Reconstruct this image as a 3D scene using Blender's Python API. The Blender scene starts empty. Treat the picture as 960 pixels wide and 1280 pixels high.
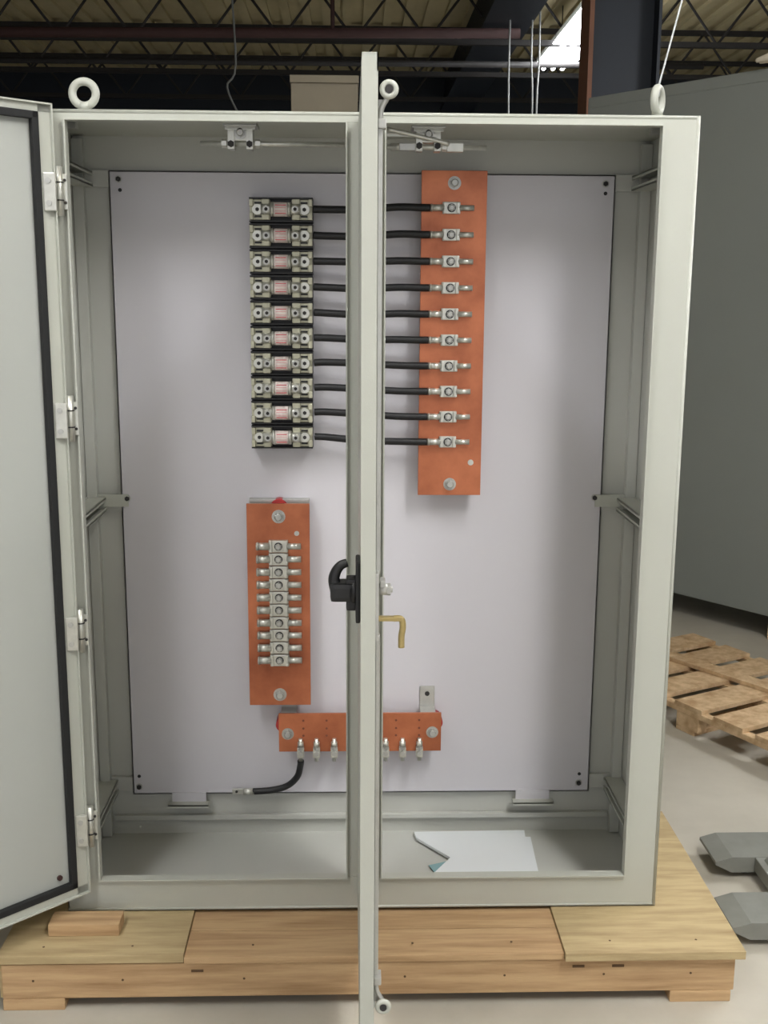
import bpy, bmesh, math, random
from mathutils import Vector, Matrix, Euler
random.seed(4)
sc=bpy.context.scene
try: sc.view_settings.view_transform='Standard'
except Exception: pass

def lin(c):
    return tuple(((v/255.)/12.92 if v/255.<=.04045 else ((v/255.+.055)/1.055)**2.4) for v in c)+(1.,)
def mat(name,rgb,rough=.5,metal=0.,var=0.,scale=8.,bump=0.,bscale=60.,emit=None,coat=0.,rgb2=None,stretch=None,p0=.32,p1=.68):
    m=bpy.data.materials.new(name); m.use_nodes=True
    nt=m.node_tree; N=nt.nodes; Lk=nt.links; b=N['Principled BSDF']
    b.inputs['Roughness'].default_value=rough; b.inputs['Metallic'].default_value=metal
    c=lin(rgb); b.inputs['Base Color'].default_value=c
    tc=N.new('ShaderNodeTexCoord'); mp=N.new('ShaderNodeMapping'); Lk.new(tc.outputs['Object'],mp.inputs['Vector'])
    if stretch: mp.inputs['Scale'].default_value=stretch
    if var>0 or rgb2:
        n=N.new('ShaderNodeTexNoise'); n.inputs['Scale'].default_value=scale; n.inputs['Detail'].default_value=6; n.inputs['Roughness'].default_value=.6
        Lk.new(mp.outputs[0],n.inputs['Vector'])
        r=N.new('ShaderNodeValToRGB'); r.color_ramp.elements[0].position=p0; r.color_ramp.elements[1].position=p1
        c2=lin(rgb2) if rgb2 else tuple(min(1,v*(1-var)) for v in c[:3])+(1.,)
        r.color_ramp.elements[0].color=c2; r.color_ramp.elements[1].color=c
        Lk.new(n.outputs['Fac'],r.inputs[0]); Lk.new(r.outputs[0],b.inputs['Base Color'])
    if bump>0:
        n2=N.new('ShaderNodeTexNoise'); n2.inputs['Scale'].default_value=bscale; n2.inputs['Detail'].default_value=4
        Lk.new(mp.outputs[0],n2.inputs['Vector'])
        bp=N.new('ShaderNodeBump'); bp.inputs['Strength'].default_value=bump; bp.inputs['Distance'].default_value=.004
        Lk.new(n2.outputs['Fac'],bp.inputs['Height']); Lk.new(bp.outputs[0],b.inputs['Normal'])
    if emit:
        b.inputs['Emission Color'].default_value=lin(emit[0]); b.inputs['Emission Strength'].default_value=emit[1]
    if coat: b.inputs['Coat Weight'].default_value=coat
    return m

M_paint=mat('enclosure_paint',(184,186,177),.42,var=.05,scale=3,bump=.05,bscale=400)
M_paint_in=mat('enclosure_inside_paint',(187,188,182),.5,var=.05,scale=3)
M_panel=mat('white_panel_paint',(204,202,208),.38,var=.03,scale=2,bump=.03,bscale=300)
M_doorin=mat('door_inner_paint',(176,179,174),.5,var=.05,scale=2)
M_gasket=mat('black_gasket',(28,29,30),.8)
M_copper=mat('copper',(200,122,86),.32,metal=.55,scale=6,rgb2=(148,82,56),bump=.06,bscale=30,p0=.28,p1=.66)
M_copper_d=mat('drilled_hole',(118,64,46),.7)
M_silver=mat('tinned_metal',(210,210,202),.32,metal=.6,var=.15,scale=60)
M_zinc=mat('zinc_plated',(192,192,188),.35,metal=.5,var=.15,scale=40)
M_term=mat('terminal_metal',(196,194,172),.4,metal=.3,var=.2,scale=50)
M_black=mat('black_plastic',(24,24,26),.45)
M_cable=mat('black_cable',(20,20,23),.5)
M_white=mat('fuse_label',(232,218,214),.6)
M_red=mat('red_print',(214,110,116),.6)
M_redins=mat('red_insulator',(170,42,44),.4)
M_brass=mat('yellow_zinc',(186,166,112),.35,metal=.5,var=.2,scale=50)
M_paper=mat('paper',(222,226,228),.8)
M_teal=mat('teal_print',(130,165,170),.7)
M_ply=mat('plywood',(186,166,126),.8,rgb2=(152,130,94),scale=4,stretch=(1,9,9),bump=.2,bscale=40,p0=.25,p1=.6)
M_pine=mat('pine',(194,162,122),.8,rgb2=(150,116,80),scale=3,stretch=(1,14,14),bump=.2,bscale=40,p0=.25,p1=.6)
M_pallet=mat('pallet_wood',(222,194,156),.8,rgb2=(180,146,108),scale=4,stretch=(5,5,5),bump=.15,bscale=30)
M_wdark=mat('dark_wood_gap',(92,70,48),.9)
M_conc=mat('concrete',(190,185,173),.75,rgb2=(168,163,151),scale=1.6,bump=.1,bscale=60)
M_wallbk=mat('dark_blue_wall',(40,47,58),.8,var=.3,scale=1)
M_wall=mat('warehouse_wall',(96,98,96),.85,var=.15,scale=1)
M_deck=mat('ceiling_deck',(200,188,150),.8,var=.2,scale=1.5)
M_steel=mat('dark_steel',(46,44,44),.7)
M_redst=mat('oxide_red_steel',(66,40,38),.75,var=.2,scale=3)
M_brown=mat('brown_flange',(124,84,64),.7,var=.2,scale=3)
M_navy=mat('navy_steel',(26,34,46),.6,var=.2,scale=3)
M_gray=mat('gray_cabinet_paint',(136,140,136),.5,var=.05,scale=2)
M_jack=mat('gray_green_steel',(134,135,129),.5,var=.2,scale=10)
M_card=mat('cardboard',(134,126,110),.85,var=.1,scale=5)
M_tube=mat('fluorescent_tube',(255,255,255),.5,emit=((250,252,255),16))
M_cloth=mat('cream_cloth',(226,216,196),.9,var=.1,scale=20)
M_sling=mat('sling_cable',(200,204,206),.5)
M_wire=mat('gray_drop_cord',(120,122,120),.7)

class MB:
    def __init__(s): s.bm=bmesh.new(); s.mats=[]; s.M=Matrix.Identity(4)
    def _add(s,t,m,smooth=False,M=None):
        if m not in s.mats: s.mats.append(m)
        i=s.mats.index(m)
        for f in t.faces:
            f.material_index=i
            if smooth: f.smooth = (len(f.verts)<=4)
        X=s.M@M if M is not None else s.M
        bmesh.ops.transform(t,matrix=X,verts=t.verts)
        bmesh.ops.recalc_face_normals(t,faces=t.faces)
        me=bpy.data.meshes.new('t'); t.to_mesh(me); t.free(); s.bm.from_mesh(me); bpy.data.meshes.remove(me)
    def box(s,x0,x1,y0,y1,z0,z1,m,b=0.,M=None):
        t=bmesh.new(); bmesh.ops.create_cube(t,size=1)
        for v in t.verts:
            v.co=Vector(((x0+x1)/2+v.co.x*(x1-x0),(y0+y1)/2+v.co.y*(y1-y0),(z0+z1)/2+v.co.z*(z1-z0)))
        if b: bmesh.ops.bevel(t,geom=t.edges[:],offset=b,segments=2,affect='EDGES',profile=.7)
        s._add(t,m,False,M)
    def cyl(s,p,q,r,m,n=20,r2=None,M=None):
        p=Vector(p);q=Vector(q);d=q-p
        t=bmesh.new(); bmesh.ops.create_cone(t,cap_ends=True,segments=n,radius1=r,radius2=r if r2 is None else r2,depth=d.length)
        X=Matrix.Translation((p+q)/2)@d.to_track_quat('Z','Y').to_matrix().to_4x4()
        bmesh.ops.transform(t,matrix=X,verts=t.verts); s._add(t,m,n>8,M)
    def torus(s,c,R,r,m,rot=(0,0,0),n=28,k=12,M=None,sx=1):
        t=bmesh.new(); g=[]
        for i in range(n):
            a=2*math.pi*i/n; ring=[]
            for j in range(k):
                b=2*math.pi*j/k
                ring.append(t.verts.new(((R+r*math.cos(b))*math.cos(a),(R+r*math.cos(b))*math.sin(a)*sx,r*math.sin(b))))
            g.append(ring)
        for i in range(n):
            for j in range(k):
                t.faces.new((g[i][j],g[(i+1)%n][j],g[(i+1)%n][(j+1)%k],g[i][(j+1)%k]))
        bmesh.ops.transform(t,matrix=Matrix.Translation(c)@Euler(rot).to_matrix().to_4x4(),verts=t.verts)
        s._add(t,m,True,M)
    def tube(s,pts,r,m,k=12,sub=6,M=None):
        P=[Vector(p) for p in pts]; rs=r if isinstance(r,(list,tuple)) else [r]*len(P)
        Q=[];RR=[]
        n=len(P)
        for i in range(n-1):
            a=P[max(i-1,0)];b=P[i];c=P[i+1];d=P[min(i+2,n-1)]
            for j in range(sub):
                u=j/sub
                Q.append(.5*((2*b)+(c-a)*u+(2*a-5*b+4*c-d)*u*u+(-a+3*b-3*c+d)*u**3)); RR.append(rs[i]*(1-u)+rs[i+1]*u)
        Q.append(P[-1]); RR.append(rs[-1])
        t=bmesh.new(); rings=[]
        ref=Vector((0,1,0))
        for i,q in enumerate(Q):
            T=(Q[min(i+1,len(Q)-1)]-Q[max(i-1,0)]).normalized()
            if abs(T.dot(ref))>.95: ref=Vector((1,0,0))
            A=T.cross(ref).normalized(); B=T.cross(A).normalized()
            ref=B*-1 if ref.dot(B)<0 else B
            A=T.cross(ref).normalized();B=ref
            rings.append([t.verts.new(q+RR[i]*(math.cos(2*math.pi*j/k)*A+math.sin(2*math.pi*j/k)*B)) for j in range(k)])
        for i in range(len(rings)-1):
            for j in range(k): t.faces.new((rings[i][j],rings[i][(j+1)%k],rings[i+1][(j+1)%k],rings[i+1][j]))
        t.faces.new(rings[0]); t.faces.new(rings[-1][::-1])
        s._add(t,m,True,M)
    def prism(s,poly,h0,h1,m,axis='z',M=None):
        t=bmesh.new()
        def P(a,b,h): return (a,b,h) if axis=='z' else ((a,h,b) if axis=='y' else (h,a,b))
        lo=[t.verts.new(P(a,b,h0)) for a,b in poly]; hi=[t.verts.new(P(a,b,h1)) for a,b in poly]
        n=len(poly); t.faces.new(lo); t.faces.new(hi[::-1])
        for i in range(n): t.faces.new((lo[i],lo[(i+1)%n],hi[(i+1)%n],hi[i]))
        s._add(t,m,False,M)
    def hexb(s,x,y,z,r,h,m,washer=True):   # bolt facing -y, base at y
        if washer: s.cyl((x,y,z),(x,y-.002,z),r*1.4,M_zinc,20)
        s.cyl((x,y-.002,z),(x,y-.002-h,z),r,m,6)
        s.cyl((x,y-.002-h,z),(x,y-.004-h,z),r*.8,m,16,r2=r*.6)
    def obj(s,name,parent=None):
        me=bpy.data.meshes.new(name); s.bm.to_mesh(me); s.bm.free()
        for m in s.mats: me.materials.append(m)
        o=bpy.data.objects.new(name,me); sc.collection.objects.link(o)
        if parent: o.parent=parent
        return o
def empty(name,loc=(0,0,0)):
    e=bpy.data.objects.new(name,None); sc.collection.objects.link(e); return e

# ---------------------------------------------------------------- ENCLOSURE
ENC=empty('electrical_enclosure')
W=.778; H=2.0125; D=.424; OZ0=.0935; OZ1=1.99; OX=.69; PX=.045
b=MB()
b.box(-W,W,D-.003,D,0.001,H,M_paint_in)            # back
b.box(-W,-W+.003,0,D,0.001,H,M_paint_in); b.box(W-.003,W,0,D,0.001,H,M_paint_in)
b.box(-W,W,0,D,0.001,.006,M_paint_in); b.box(-W,W,0,D,H-.003,H,M_paint)
b.obj('body_shell',ENC)
b=MB()
T=.003
b.box(-W,-OX,-.0,T,0.001,H,M_paint); b.box(OX,W,0,T,0.001,H,M_paint)
b.box(-OX,OX,0,T,OZ1,H,M_paint); b.box(-OX,OX,0,T,0.001,OZ0,M_paint)
b.box(-PX,PX,0,.03,OZ0,OZ1,M_paint,.003)
b.cyl((W-.004,.002,0.004),(W-.004,.002,H),.005,M_paint,12)
b.cyl((-W,.003,H-.004),(W,.003,H-.004),.005,M_paint,12)
b.cyl((-W,.003,.0065),(W,.003,.0065),.005,M_paint,12)
for x0,x1 in ((-OX,-PX),(PX,OX)):
    for xa in (x0,x1): b.box(xa-.002,xa+.002,-.012,.016,OZ0,OZ1,M_paint,.0008)
    for za in (OZ0,OZ1): b.box(x0-.002,x1+.002,-.012,.016,za-.002,za+.002,M_paint,.0008)
b.obj('front_frame',ENC)
b=MB()
for sx in (-1,1):
    def sb(x0,x1,*a,**k):
        lo,hi=sorted((sx*x0,sx*x1)); b.box(lo,hi,*a,**k)
    sb(.745,.774,.392,.42,.01,2.0,M_paint_in,b=.003)
    sb(.715,.772,.004,.02,.01,2.0,M_paint_in,b=.003)
    for z in (1.90,1.02,.17):
        sb(.722,.774,.02,.40,z-.022,z-.017,M_paint,b=.001)
        sb(.722,.774,.02,.40,z+.012,z+.017,M_paint,b=.001)
        sb(.770,.774,.02,.40,z-.02,z+.02,M_paint_in)
        sb(.722,.725,.02,.40,z-.022,z-.012,M_paint)
        sb(.722,.725,.02,.40,z+.007,z+.017,M_paint)
        sb(.66,.75,.408,.418,z-.022,z+.022,M_paint_in,b=.002)
    sb(.66,.748,.398,.4035,1.010,1.045,M_paint,b=.001)
    sb(.69,.772,.1,.125,1.985,2.0,M_zinc,b=.002)
b.box(-.74,.74,.405,.42,.055,.07,M_paint_in,.002)
b.obj('inner_frame_rails',ENC)
b=MB()
b.box(-.680,.679,.404,.407,.14,1.92,M_panel)
for x in (-.6785,.6775): b.box(x-.0015,x+.0015,.404,.418,.14,1.92,M_panel)
for z in (.1415,1.9185): b.box(-.68,.679,.404,.418,z-.0015,z+.0015,M_panel)
for x,z in ((-.654,1.898),(.652,1.897),(-.664,1.033),(.659,1.036),(-.662,.164),(.648,.167)): b.hexb(x,.404,z,.007,.005,M_steel)
for x,z in ((-.651,1.870),(.653,1.872),(-.661,.197),(.649,.195)): b.cyl((x,.404,z),(x,.4025,z),.005,M_black,14)
for x0,x1 in ((-.575,-.455),(.449,.570)):
    b.box(x0,x1,.375,.404,.112,.117,M_paint,.001); b.box(x0,x1,.375,.379,.107,.117,M_paint,.001); b.box(x0+.01,x1-.01,.400,.404,.112,.145,M_panel)
b.obj('mounting_panel',ENC)
# centre (right-hand) door, opened 90 degrees
b=MB()
dx0,dx1=-.017,.011; y0,y1=-.70,-.006; z0,z1=.03,2.003
b.box(dx0,dx0+.003,y0,y1,z0,z1,M_paint,.001)
b.box(dx0,dx1,y0,y0+.006,z0,z1,M_paint,.0025)
b.box(dx0,dx1,y1-.004,y1,z0,z1,M_paint,.001)
b.box(dx0,dx1,y0,y1,z0,z0+.004,M_paint,.001); b.box(dx0,dx1,y0,y1,z1-.004,z1,M_paint,.001)
b.box(dx1-.002,dx1,y0,y0+.03,z0,z1,M_paint); b.box(dx1-.002,dx1,y1-.03,y1,z0,z1,M_paint)
b.box(dx1-.002,dx1,y0,y1,z0,z0+.03,M_paint); b.box(dx1-.002,dx1,y0,y1,z1-.03,z1,M_paint)
for ya,yb in ((y0+.032,y0+.046),(y1-.046,y1-.032)): b.box(dx1-.012,dx1+.001,ya,yb,z0+.03,z1-.03,M_gasket)
for za,zb in ((z0+.032,z0+.046),(z1-.046,z1-.032)): b.box(dx1-.012,dx1+.001,y0+.03,y1-.03,za,zb,M_gasket)
b.box(dx1-.008,dx1+.006,y0+.10,y0+.13,z0+.1,z1-.1,M_doorin,.002)
b.obj('door_leaf_right',ENC)
b=MB()
# outside handle
b.box(-.026,-.017,-.675,-.605,.992,1.110,M_black,.004)
b.cyl((-.024,-.64,1.048),(-.036,-.64,1.048),.030,M_black,24,r2=.026)
b.box(-.074,-.030,-.665,-.615,1.030,1.066,M_black,.009)
b.box(-.044,-.022,-.66,-.62,1.012,1.074,M_black,.006)
b.tube([(-.062,-.645,1.050),(-.067,-.645,1.070),(-.063,-.645,1.086),(-.054,-.645,1.098),(-.042,-.645,1.103)],[.013,.011,.010,.009,.008],M_black)
b.obj('door_handle',ENC)
b=MB()
b.box(.011,.017,-.70,-.60,.965,1.095,M_zinc,.002)
b.cyl((.017,-.66,1.055),(.034,-.66,1.055),.011,M_zinc,18); b.cyl((.030,-.66,1.055),(.044,-.66,1.055),.006,M_zinc,14)
b.cyl((.034,-.66,1.055),(.040,-.66,1.055),.012,M_zinc,6); b.box(.02,.03,-.675,-.645,1.062,1.075,M_zinc,.002)
b.box(.015,.062,-.675,-.660,.996,1.004,M_brass,.002)
b.tube([(.046,-.668,1.000),(.060,-.668,.999),(.0635,-.668,.985),(.061,-.668,.965),(.061,-.668,.943)],.0062,M_brass)
b.box(.012,.020,-.68,-.665,1.09,1.93,M_zinc,.001); b.box(.012,.020,-.68,-.665,.20,.97,M_zinc,.001)
for zz,dz in ((1.945,-1),(.196,1)):
    b.torus((.030,-.69,zz),.011,.0055,M_paint,rot=(math.pi/2,0,0)); b.cyl((.030,-.696,zz),(.030,-.684,zz),.007,M_steel,14)
    b.tube([(.016,-.68,zz+dz*.05),(.018,-.682,zz+dz*.03),(.028,-.684,zz+dz*.012)],.0045,M_zinc)
    b.box(.012,.026,-.69,-.66,zz+dz*.055-.008,zz+dz*.055+.008,M_zinc,.002)
b.obj('latch_mechanism',ENC)
# left door, swung wide open
al=math.radians(43)
u=Vector((-math.cos(al),-math.sin(al),0)); nrm=Vector((math.sin(al),-math.cos(al),0))
Hn=Vector((-.709,-.030,0))
DM=Matrix(((u.x,nrm.x,0,Hn.x),(u.y,nrm.y,0,Hn.y),(0,0,1,0),(0,0,0,1)))
b=MB(); b.M=DM
w=.70; z0,z1=.073,2.020
b.box(0,w,-.026,-.022,z0,z1,M_doorin,.001)
b.box(0,.004,-.026,0,z0,z1,M_paint,.001); b.box(w-.004,w,-.026,0,z0,z1,M_paint,.001)
b.box(0,w,-.026,0,z0,z0+.004,M_paint,.001); b.box(0,w,-.026,0,z1-.004,z1,M_paint,.001)
f=.033
b.box(0,f,-.012,-.008,z0,z1,M_paint); b.box(w-f,w,-.012,-.008,z0,z1,M_paint)
b.box(0,w,-.012,-.008,z0,z0+.024,M_paint); b.box(0,w,-.012,-.008,z1-.020,z1,M_paint)
g=.017
b.box(f,f+g,-.02,-.004,z0+.024,z1-.020,M_gasket,.003); b.box(w-f-g,w-f,-.02,-.004,z0+.024,z1-.020,M_gasket,.003)
b.box(f,w-f,-.02,-.004,z0+.024,z0+.024+g,M_gasket,.003); b.box(f,w-f,-.02,-.004,z1-.020-g,z1-.020,M_gasket,.003)
b.cyl((.075,-.022,.135),(.075,-.016,.135),.007,M_redst,12)
b.obj('door_leaf_left',ENC)
b=MB()
for z in (1.829,1.305,.778,.254):
    b.cyl((-.704,-.022,z-.055),(-.704,-.022,z+.055),.0085,M_silver,16)
    for k in (-.02,.02): b.cyl((-.704,-.022,z+k-.0015),(-.704,-.022,z+k+.0015),.0095,M_steel,16)
    b.box(-.704,-.688,-.016,-.012,z-.040,z+.040,M_silver,.0015)
    b.box(-.735,-.707,-.046,-.034,z-.045,z+.040,M_silver,.003)
    for k in (-.028,.022): b.cyl((-.723,-.046,z+k),(-.723,-.049,z+k),.0065,M_zinc,14)
    for k in (-.025,.025): b.cyl((-.693,-.016,z+k),(-.693,-.018,z+k),.0035,M_steel,14)
b.obj('door_hinges',ENC)
b=MB()
for x,rz in ((-.655,0),(.689,1.0)):
    b.cyl((x,.05,H),(x,.05,H+.006),.022,M_paint,20)
    b.cyl((x,.05,H+.006),(x,.05,H+.022),.013,M_paint,16)
    b.torus((x,.05,H+.042),.027,.0095,M_paint,rot=(math.pi/2,0,rz))
b.obj('lifting_eyebolts',ENC)
b=MB()
for x0,x1,zz,xb in ((-.396,-.05,1.953,-.298),(.047,.292,1.949,.150)):
    b.cyl((x0,.10,zz),(x1,.10,zz),.006,M_silver,12)
    b.box(xb-.040,xb+.040,.07,.16,1.990,2.000,M_zinc,.002); b.box(xb-.036,xb+.036,.075,.08,1.982,2.0,M_silver,.001)
    b.box(xb-.018,xb+.018,.085,.115,1.958,1.995,M_silver,.004)
    b.box(xb-.030,xb-.014,.08,.12,1.938,1.985,M_silver,.002); b.box(xb+.014,xb+.030,.08,.12,1.938,1.985,M_silver,.002)
    b.hexb(xb,.084,1.976,.011,.007,M_zinc)
    for xx in (xb-.022,xb+.022): b.cyl((xx,.08,1.95),(xx,.074,1.95),.008,M_steel,6)
    for xx in (xb-.040,xb+.040): b.cyl((xx-.006,.1,zz),(xx+.006,.1,zz),.0105,M_silver,6)
b.tube([(.05,.06,1.985),(.12,.07,1.972),(.20,.08,1.955)],.005,M_silver)
b.box(.05,.17,.075,.079,1.97,1.978,M_silver,.001)
b.box(.195,.235,.088,.112,1.938,1.960,M_silver,.003); b.cyl((.06,.10,1.949),(.10,.10,1.949),.009,M_silver,12)
b.box(.08,.13,.088,.112,1.940,1.958,M_zinc,.003)
b.obj('door_stay_rods',ENC)

# ---------------------------------------------------------------- FUSES
b=MB()
for i in range(10):
    zc=1.819-.0672*i; xo=-.0004*i
    L=lambda a:-.304+xo+a
    h=.0285
    b.box(L(0),L(.168),.372,.403,zc-.033,zc+.033,M_black,.002)
    b.box(L(0),L(.168),.352,.372,zc-h-.003,zc-h+.001,M_black); b.box(L(0),L(.168),.352,.372,zc+h-.001,zc+h+.003,M_black)
    for sgn,base in ((1,0.),(-1,.168)):
        X=lambda a:L(base+sgn*a)
        def bb(a,c,*r,**k):
            lo,hi=sorted((X(a),X(c))); b.box(lo,hi,*r,**k)
        bb(.001,.056,.356,.374,zc-h+.002,zc+h-.002,M_term,b=.003)
        bb(.001,.011,.345,.36,zc-h+.002,zc-.008,M_term,b=.002); bb(.001,.011,.345,.36,zc+.008,zc+h-.002,M_term,b=.002)
        bb(.034,.054,.345,.36,zc-h+.002,zc-.013,M_term,b=.002); bb(.034,.054,.345,.36,zc+.013,zc+h-.002,M_term,b=.002)
        bb(.014,.032,.353,.358,zc+.015,zc+.020,M_black,b=.001); bb(.014,.032,.353,.358,zc-.020,zc-.015,M_black,b=.001)
        b.cyl((X(.022),.356,zc),(X(.022),.345,zc),.0135,M_silver,20); b.cyl((X(.022),.345,zc),(X(.022),.3448,zc),.0055,M_steel,6)
        b.cyl((X(.032),.346,zc),(X(.066),.346,zc),.0145,M_silver,24)
        b.cyl((X(.046),.342,zc),(X(.046),.331,zc),.0095,M_zinc,6); b.cyl((X(.046),.3315,zc),(X(.046),.3305,zc),.005,M_steel,6)
    b.cyl((L(.060),.345,zc),(L(.108),.345,zc),.0185,M_white,28)
    b.cyl((L(.058),.345,zc),(L(.066),.345,zc),.0192,M_silver,28); b.cyl((L(.102),.345,zc),(L(.110),.345,zc),.0192,M_silver,28)
    for k in (-.011,-.004,.003,.010):
        b.box(L(.070),L(.098),.3262+abs(k)*.22,.3300,zc+k-.0012,zc+k+.0012,M_red)
b.obj('fuse_block_bank')

# ---------------------------------------------------------------- BUSBARS
def lug(b,x0,x1,x2,x3,z,y,hh,r):
    b.cyl((x0,y-.010,z),(x1+.004,y-.010,z),r,M_silver,16); b.cyl((x0+.002,y-.010,z),(x0+.006,y-.010,z),r*1.15,M_silver,16)
    b.cyl((x2-.004,y-.010,z),(x3,y-.010,z),r*.85,M_silver,16)
    b.box(x1,x2,y-.012,y,z-hh,z+hh,M_silver,.003)
    b.box(x1+.002,x1+.010,y-.017,y-.01,z-hh+.001,z+hh-.001,M_silver,.002); b.box(x2-.010,x2-.002,y-.017,y-.01,z-hh+.001,z+hh-.001,M_silver,.002)
    b.hexb((x1+x2)/2,y-.012,z,.0095,.006,M_zinc,False)
    b.cyl(((x1+x2)/2,y-.012,z),((x1+x2)/2,y-.0135,z),.0115,M_steel,16)
def standoff(b,x,z,y,m=M_redins):
    b.cyl((x,.4035,z),(x,y+.01,z),.018,m,20); b.torus((x,(.404+y+.01)/2,z),.018,.003,m,rot=(math.pi/2,0,0))
Y=.344
b=MB()
b.box(.151,.325,Y,Y+.010,1.054,1.922,M_copper,.0012)
for x,z in ((.238,1.890),(.239,1.085)): b.hexb(x,Y,z,.0125,.010,M_zinc); standoff(b,x,z,Y)
b.cyl((.296,Y,1.146),(.296,Y-.003,1.146),.008,M_silver,16)
for i in range(10): lug(b,.174,.207,.254,.290,1.826-.0691*i,Y,.0155,.0088)
b.obj('copper_busbar')
b=MB()
b.box(-.325,-.150,Y,Y+.010,.440,1.029,M_copper,.0012)
for x,z in ((-.236,.993),(-.238,.472)): b.hexb(x,Y,z,.0135,.010,M_zinc)
standoff(b,-.238,.472,Y)
b.cyl((-.236,.4035,1.012),(-.236,Y+.01,1.012),.026,M_redins,20)
b.box(-.320,-.152,.372,.4035,1.018,1.036,M_zinc,.002)
b.cyl((-.186,Y,.945),(-.186,Y-.001,.945),.007,M_zinc,16)
for i in range(10): lug(b,-.299,-.264,-.210,-.174,.910-.0369*i,Y,.0172,.0105)
b.obj('copper_busbar')
b=MB()
b.box(-.243,.227,Y,Y+.008,.297,.413,M_copper,.001)
for x,z in ((-.217,.352),(.201,.355)):
    b.hexb(x,Y,z,.0125,.009,M_zinc)
for x,z in ((-.232,.375),(.212,.380)): b.cyl((x,.4035,z),(x,Y+.008,z),.020,M_redins,20)
for k in range(6):
    x=-.172+k*.067
    for z in (.392,.368,.346): b.cyl((x,Y+.001,z),(x,Y-.0006,z),.0034,M_copper_d,10)
for x in (-.180,-.134,-.083,-.033,.017,.066,.115,.164):
    b.box(x-.010,x+.010,Y-.016,Y,.283,.312,M_silver,.002); b.cyl((x,Y-.009,.318),(x,Y-.009,.330),.009,M_silver,12)
    b.cyl((x,Y-.009,.272),(x,Y-.009,.340),.006,M_silver,10)
    b.cyl((x,Y-.016,.298),(x,Y-.022,.298),.0075,M_zinc,6); b.cyl((x,Y-.009,.308),(x,Y-.009,.316),.011,M_zinc,6)
for x in (.189,-.215):
    b.box(x-.022,x+.022,.400,.4035,.405,.475,M_zinc,.002); b.box(x-.022,x+.022,Y+.008,.4035,.408,.413,M_zinc,.001)
    b.cyl((x,.400,.452),(x,.398,.452),.007,M_steel,14)
b.obj('ground_busbar')

# ---------------------------------------------------------------- CABLES
b=MB()
for i in range(10):
    za=1.819-.0672*i; zb=1.826-.0691*i; s=random.uniform(-.004,.004)
    b.tube([(-.134,.350,za+.002),(-.10,.346,za+.002+s*.5),(0,.338,(za+zb)/2+s),(.09,.335,zb+.001),(.15,.334,zb),(.1735,.334,zb)],.0098,M_cable,14,5)
b.obj('fuse_cables')
b=MB()
b.tube([(-.180,.335,.272),(-.182,.345,.252),(-.192,.36,.212),(-.222,.372,.178),(-.268,.378,.162),(-.325,.380,.157)],.0095,M_cable,14,6)
b.cyl((-.320,.380,.157),(-.352,.380,.157),.0095,M_silver,16); b.box(-.385,-.350,.378,.384,.149,.166,M_silver,.002); b.cyl((-.372,.378,.158),(-.372,.376,.158),.004,M_steel,10)
b.obj('grounding_cable')

# ---------------------------------------------------------------- PAPERS
b=MB()
b.prism([(.155,.388),(.487,.392),(.468,.120),(.180,.12),(.250,.232),(.160,.350)],.012,.020,M_paper)
b.prism([(.27,.388),(.503,.37),(.49,.11),(.29,.125)],.0068,.0095,M_paper)
b.prism([(.200,.165),(.186,.205),(.262,.236)],.0096,.0112,M_teal)
b.obj('instruction_papers')

# ---------------------------------------------------------------- SKID
b=MB()
b.box(-.905,-.448,-.20,.55,-.022,0,M_ply,.002); b.box(.498,.950,-.215,.55,-.022,0,M_ply,.002)
for k,(ya,yb) in enumerate(((-.20,-.085),(-.082,.04),(.043,.2),(.203,.38),(.383,.55))):
    b.box(-.447,.497,ya,yb,-.026,-.008,M_pine,.002)
b.box(-.897,.932,-.195,-.155,-.119,-.026,M_pine,.003)
b.box(-.893,.932,.15,.19,-.119,-.026,M_pine,.003)
b.box(-.893,.932,.505,.545,-.119,-.026,M_pine,.003)
for x0,x1 in ((-.897,-.745),(.770,.925)): b.box(x0,x1,-.197,.545,-.15,-.1195,M_pine,.003)
b.box(-.08,.06,-.15,.545,-.15,-.1195,M_pine,.003)
b.box(.90,.944,-.155,.505,-.119,-.026,M_ply,.002)
b.box(-.904,-.897,-.190,.505,-.119,-.026,M_ply,.002)
for x in (-.43,.52,.62): b.box(x,x+.03,-.197,-.194,-.050,-.044,M_wdark)
for x in (-.82,-.6,-.3,.1,.35,.6,.82):
    b.cyl((x,-.196,-.07),(x,-.1945,-.07),.003,M_wdark,10); b.cyl((x+.02,-.16,.0005),(x+.02,-.16,-.001),.003,M_wdark,10)
b.obj('wooden_skid')
b=MB()
b.box(-.800,-.622,-.115,-.050,0.0005,.032,M_pine,.002,M=Matrix.Rotation(0,4,'Z'))
b.obj('wood_block')

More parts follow.
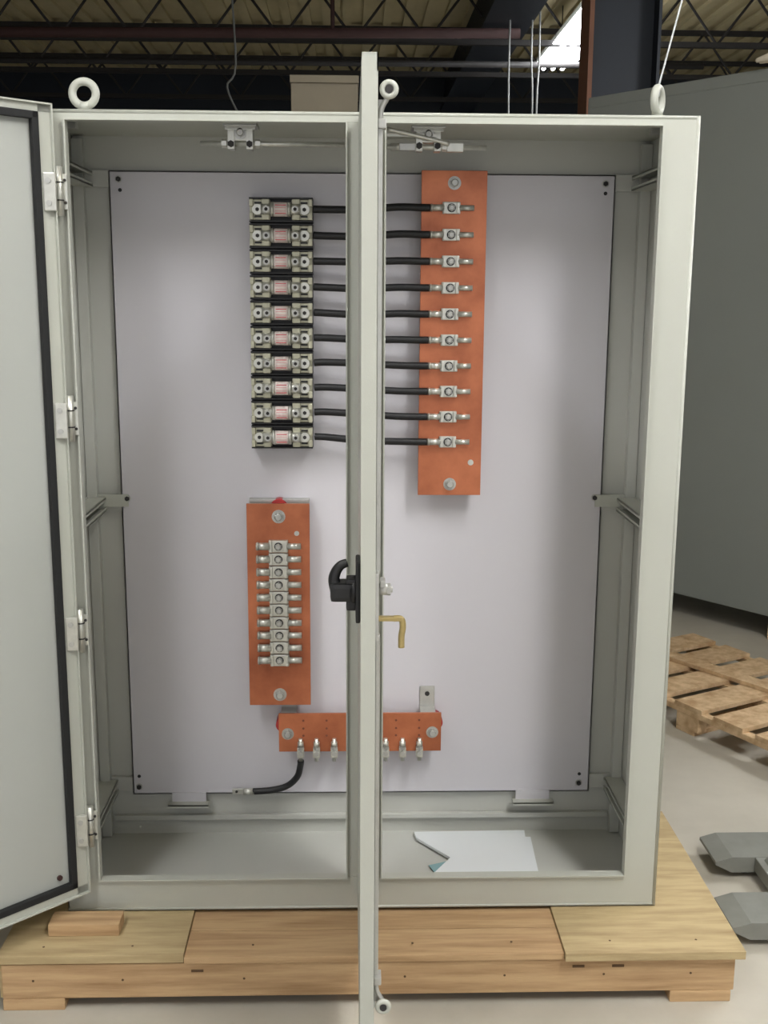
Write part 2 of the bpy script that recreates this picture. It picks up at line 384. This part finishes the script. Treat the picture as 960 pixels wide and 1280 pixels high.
# ---------------------------------------------------------------- ROOM
FZ=-.15; CZ=4.5
b=MB(); b.box(-7,7,-7,13,FZ-.1,FZ,M_conc); b.obj('floor')
b=MB(); b.box(-7,7,13,13.1,FZ,CZ,M_wallbk); b.obj('wall_back')
b=MB(); b.box(-7.1,-7,-7,13,FZ,CZ,M_wall); b.obj('wall_left')
b=MB(); b.box(7,7.1,-7,13,FZ,CZ,M_wall); b.obj('wall_right')
b=MB(); b.box(-7,7,-7,13,CZ,CZ+.1,M_deck)
for k in range(66): 
    x=-7+k*.215; b.box(x,x+.09,-1,13,CZ-.04,CZ,M_deck)
b.obj('ceiling')
b=MB()
for y in (8.6,10.2,11.8):
    b.box(-7,7,y-.03,y+.03,CZ-.09,CZ-.04,M_steel); b.box(-7,7,y-.03,y+.03,CZ-.55,CZ-.50,M_steel)
    x=-7
    while x<6.8:
        b.cyl((x,y,CZ-.52),(x+.35,y,CZ-.07),.013,M_steel,8); b.cyl((x+.35,y,CZ-.07),(x+.7,y,CZ-.52),.013,M_steel,8); x+=.7
for y in (3,5,7): b.box(-7,7,y-.05,y+.05,CZ-.3,CZ-.04,M_steel)
b.obj('roof_joists')
b=MB()
b.cyl((-7,8.1,3.87),(1.5,8.0,3.93),.045,M_redst,14)
b.cyl((-7,9.0,3.83),(3.5,9.0,3.86),.03,M_steel,14)
b.cyl((-.2,8,3.93),(-.2,8,4.46),.02,M_redst,10); b.cyl((-4,8.05,3.9),(-4,8.05,4.46),.02,M_redst,10)
b.obj('sprinkler_pipe')
b=MB()
b.box(1.22,1.56,5.6,13,4.04,4.46,M_navy); b.box(1.16,1.6,5.6,13,4.0,4.04,M_navy)
b.obj('roof_girder')
b=MB()
b.box(1.525,1.555,5.0,5.3,FZ,CZ-.01,M_brown); b.box(1.555,1.98,5.13,5.17,FZ,CZ-.01,M_navy); b.box(1.98,2.0,5.0,5.3,FZ,CZ-.01,M_navy)
b.obj('steel_column')
def fixture(name,x,y,z,L):
    b=MB()
    b.box(x-.17,x+.17,y-L/2,y+L/2,z+.04,z+.09,M_paint,.004)
    b.prism([(x-.17,z+.04),(x+.17,z+.04),(x+.20,z-.005),(x-.20,z-.005)],y-L/2,y+L/2,M_tube,'y')
    for dx in (-.10,0,.10): b.cyl((x+dx,y-L/2+.02,z-.02),(x+dx,y+L/2-.02,z-.02),.02,M_tube,12)
    for yy in (y-L/3,y+L/3): b.cyl((x,yy,z+.09),(x,yy,CZ-.005),.006,M_steel,8)
    b.obj(name)
fixture('fluorescent_fixture',2.10,8.2,3.97,3.0)
for x,y in ((1.6,-2.2),(-1.6,-2.2),(4.2,2.0)): fixture('fluorescent_fixture',x,y,4.0,2.4)

b=MB()
b.box(-.32,.0,3.0,3.5,FZ,2.43,M_navy,.005); b.box(-.325,-.002,2.98,3.5,2.4305,2.60,M_card,.004); b.box(-.33,.003,2.97,3.5,2.60,2.635,M_card,.003)
b.obj('storage_cabinet')
A=Vector((2.10,2.73,0)); B=Vector((1.285,3.78,0)); e=(A-B).normalized(); n=Vector((e.y,-e.x,0))
if n.y>0: n=-n
GM=Matrix(((e.x,n.x,0,B.x),(e.y,n.y,0,B.y),(0,0,1,0),(0,0,0,1)))
b=MB(); b.M=GM
b.box(0,2.6,-.7,0,-.01,2.68,M_gray,.012); b.box(.02,2.58,-.02,.004,2.62,2.67,M_gray,.003)
for x in (.05,1.3,2.4): b.box(x,x+.1,-.68,-.06,FZ,-.0105,M_pallet,.003)
b.obj('gray_cabinet')
b=MB()
c=Vector((2.02,2.83,2.695))
b.tube([c+Vector((-.10,.06,.012)),c+Vector((-.03,.02,.03)),c+Vector((.04,-.02,.035)),c+Vector((.12,-.08,.03)),c+Vector((.22,-.18,.02))],[.012,.03,.032,.04,.03],M_cloth)
b.tube([c+Vector((-.12,.04,.01)),c+Vector((-.06,-.02,.02)),c+Vector((.02,-.05,.02)),c+Vector((.1,-.10,.045))],[.01,.02,.018,.02],M_cloth)
b.obj('cloth_rag')
e1=Vector((.47,-.88,0)).normalized(); e2=Vector((.88,.47,0)).normalized()
P0=Vector((1.00,2.17,0))
PM=Matrix(((e1.x,e2.x,0,P0.x),(e1.y,e2.y,0,P0.y),(0,0,1,0),(0,0,0,1)))
b=MB(); b.M=PM
L1,L2=1.42,.74
for k in range(7):
    x=.0+k*(L1-.15)/6; b.box(x,x+.15,0,L2,-.048,-.030,M_pallet,.002)
for y in (0,L2/2-.02,L2-.04): 
    b.box(0,L1,y,y+.04,-.072,-.0485,M_pallet,.002)
    for x in (.0,L1/2-.06,L1-.12): b.box(x,x+.12,y,y+.05,-.132,-.0725,M_pallet,.002)
for x in (.0,L1/2-.06,L1-.12): b.box(x,x+.1,0,L2,FZ,-.1325,M_pallet,.002)
b.box(.25,1.0,.30,.38,-.0295,-.012,M_pallet,.002,M=Matrix.Rotation(.12,4,'Z'))
b.box(.30,.42,.02,.10,-.0295,.02,M_pallet,.002,M=Matrix.Rotation(-.3,4,'Z'))
b.obj('wooden_pallet')
b=MB()
for ya,yb,x0 in ((.40,.56,1.08),(.04,.20,1.01)):
    b.prism([(x0,-.105),(x0,-.095),(x0+.05,-.08),(1.9,-.08),(1.9,-.13),(x0+.05,-.13)],ya,yb,M_jack,'y')
    b.cyl((x0+.10,ya+.03,-.128),(x0+.10,yb-.03,-.128),.022,M_steel,18)
    b.cyl((1.85,ya+.03,-.115),(1.85,yb-.03,-.115),.035,M_steel,18)
b.prism([(1.22,-.0795),(1.36,.08),(1.9,.18),(1.9,-.0795)],.24,.38,M_jack,'y')
b.box(1.20,1.9,.20,.40,-.125,-.08,M_jack,.004)
b.obj('pallet_jack')
b=MB()
b.tube([(.689,.05,2.085),(.73,.05,2.26),(.95,.05,3.2),(1.24,.05,4.46)],.0022,M_sling,8,4)
b.torus((.689,.05,2.071),.008,.0025,M_sling,rot=(0,math.pi/2,0))
b.obj('hoist_cable')
b=MB()
for pts in ([(1.58,7.8,4.46),(1.58,7.8,3.7),(1.60,7.8,3.3),(1.60,7.8,2.2)],[(1.64,7.8,4.46),(1.65,7.8,3.7),(1.64,7.8,3.3),(1.64,7.8,2.2)],[(1.38,7.8,4.0),(1.38,7.8,3.5),(1.40,7.8,2.6)],[(-1.1,7.8,4.46),(-1.06,7.8,3.6),(-1.14,7.8,3.4),(-1.0,7.8,3.1)]):
    b.tube(pts,.009,M_wire,8,5)
b.obj('hanging_cables')

# ---------------------------------------------------------------- LIGHT
def area(name,loc,target,sx,sy,power,col=(1,1,1)):
    l=bpy.data.lights.new(name,'AREA'); l.shape='RECTANGLE'; l.size=sx; l.size_y=sy; l.energy=power; l.color=col
    o=bpy.data.objects.new(name,l); sc.collection.objects.link(o); o.location=loc
    o.rotation_euler=(Vector(target)-Vector(loc)).to_track_quat('-Z','Y').to_euler(); return o
area('light_key',(1.6,-2.2,3.92),(1.2,-1.2,0),.5,2.4,95,(1,.98,.93))
area('light_fill',(-1.6,-2.2,3.92),(-1.2,-1.2,0),.5,2.4,25,(1,.98,.93))
area('light_right',(4.2,2.0,3.92),(4.0,2.2,0),.5,2.4,150)
area('light_back',(2.1,8.2,3.90),(2.1,8.2,0),.5,2.4,60)
wd=bpy.data.worlds.new('world'); sc.world=wd; wd.use_nodes=True
bg=wd.node_tree.nodes['Background']; bg.inputs[0].default_value=(.98,.98,1,1); bg.inputs[1].default_value=1.0

# ---------------------------------------------------------------- CAMERA
yaw,pitch,roll,f=.0305,.1944,.0061,1385.8
F=Vector((math.sin(yaw)*math.cos(pitch),math.cos(yaw)*math.cos(pitch),-math.sin(pitch)))
R=Vector((math.cos(yaw),-math.sin(yaw),0)); U=R.cross(F)
R2=R*math.cos(roll)+U*math.sin(roll); U2=-R*math.sin(roll)+U*math.cos(roll)
cam=bpy.data.cameras.new('camera'); co=bpy.data.objects.new('camera',cam); sc.collection.objects.link(co)
cam.sensor_fit='VERTICAL'; cam.sensor_height=32.; cam.lens=f/1280*32.; cam.clip_start=.05; cam.clip_end=100
co.matrix_world=Matrix(((R2.x,U2.x,-F.x,-.0351),(R2.y,U2.y,-F.y,-2.6849),(R2.z,U2.z,-F.z,1.6026),(0,0,0,1)))
sc.camera=co
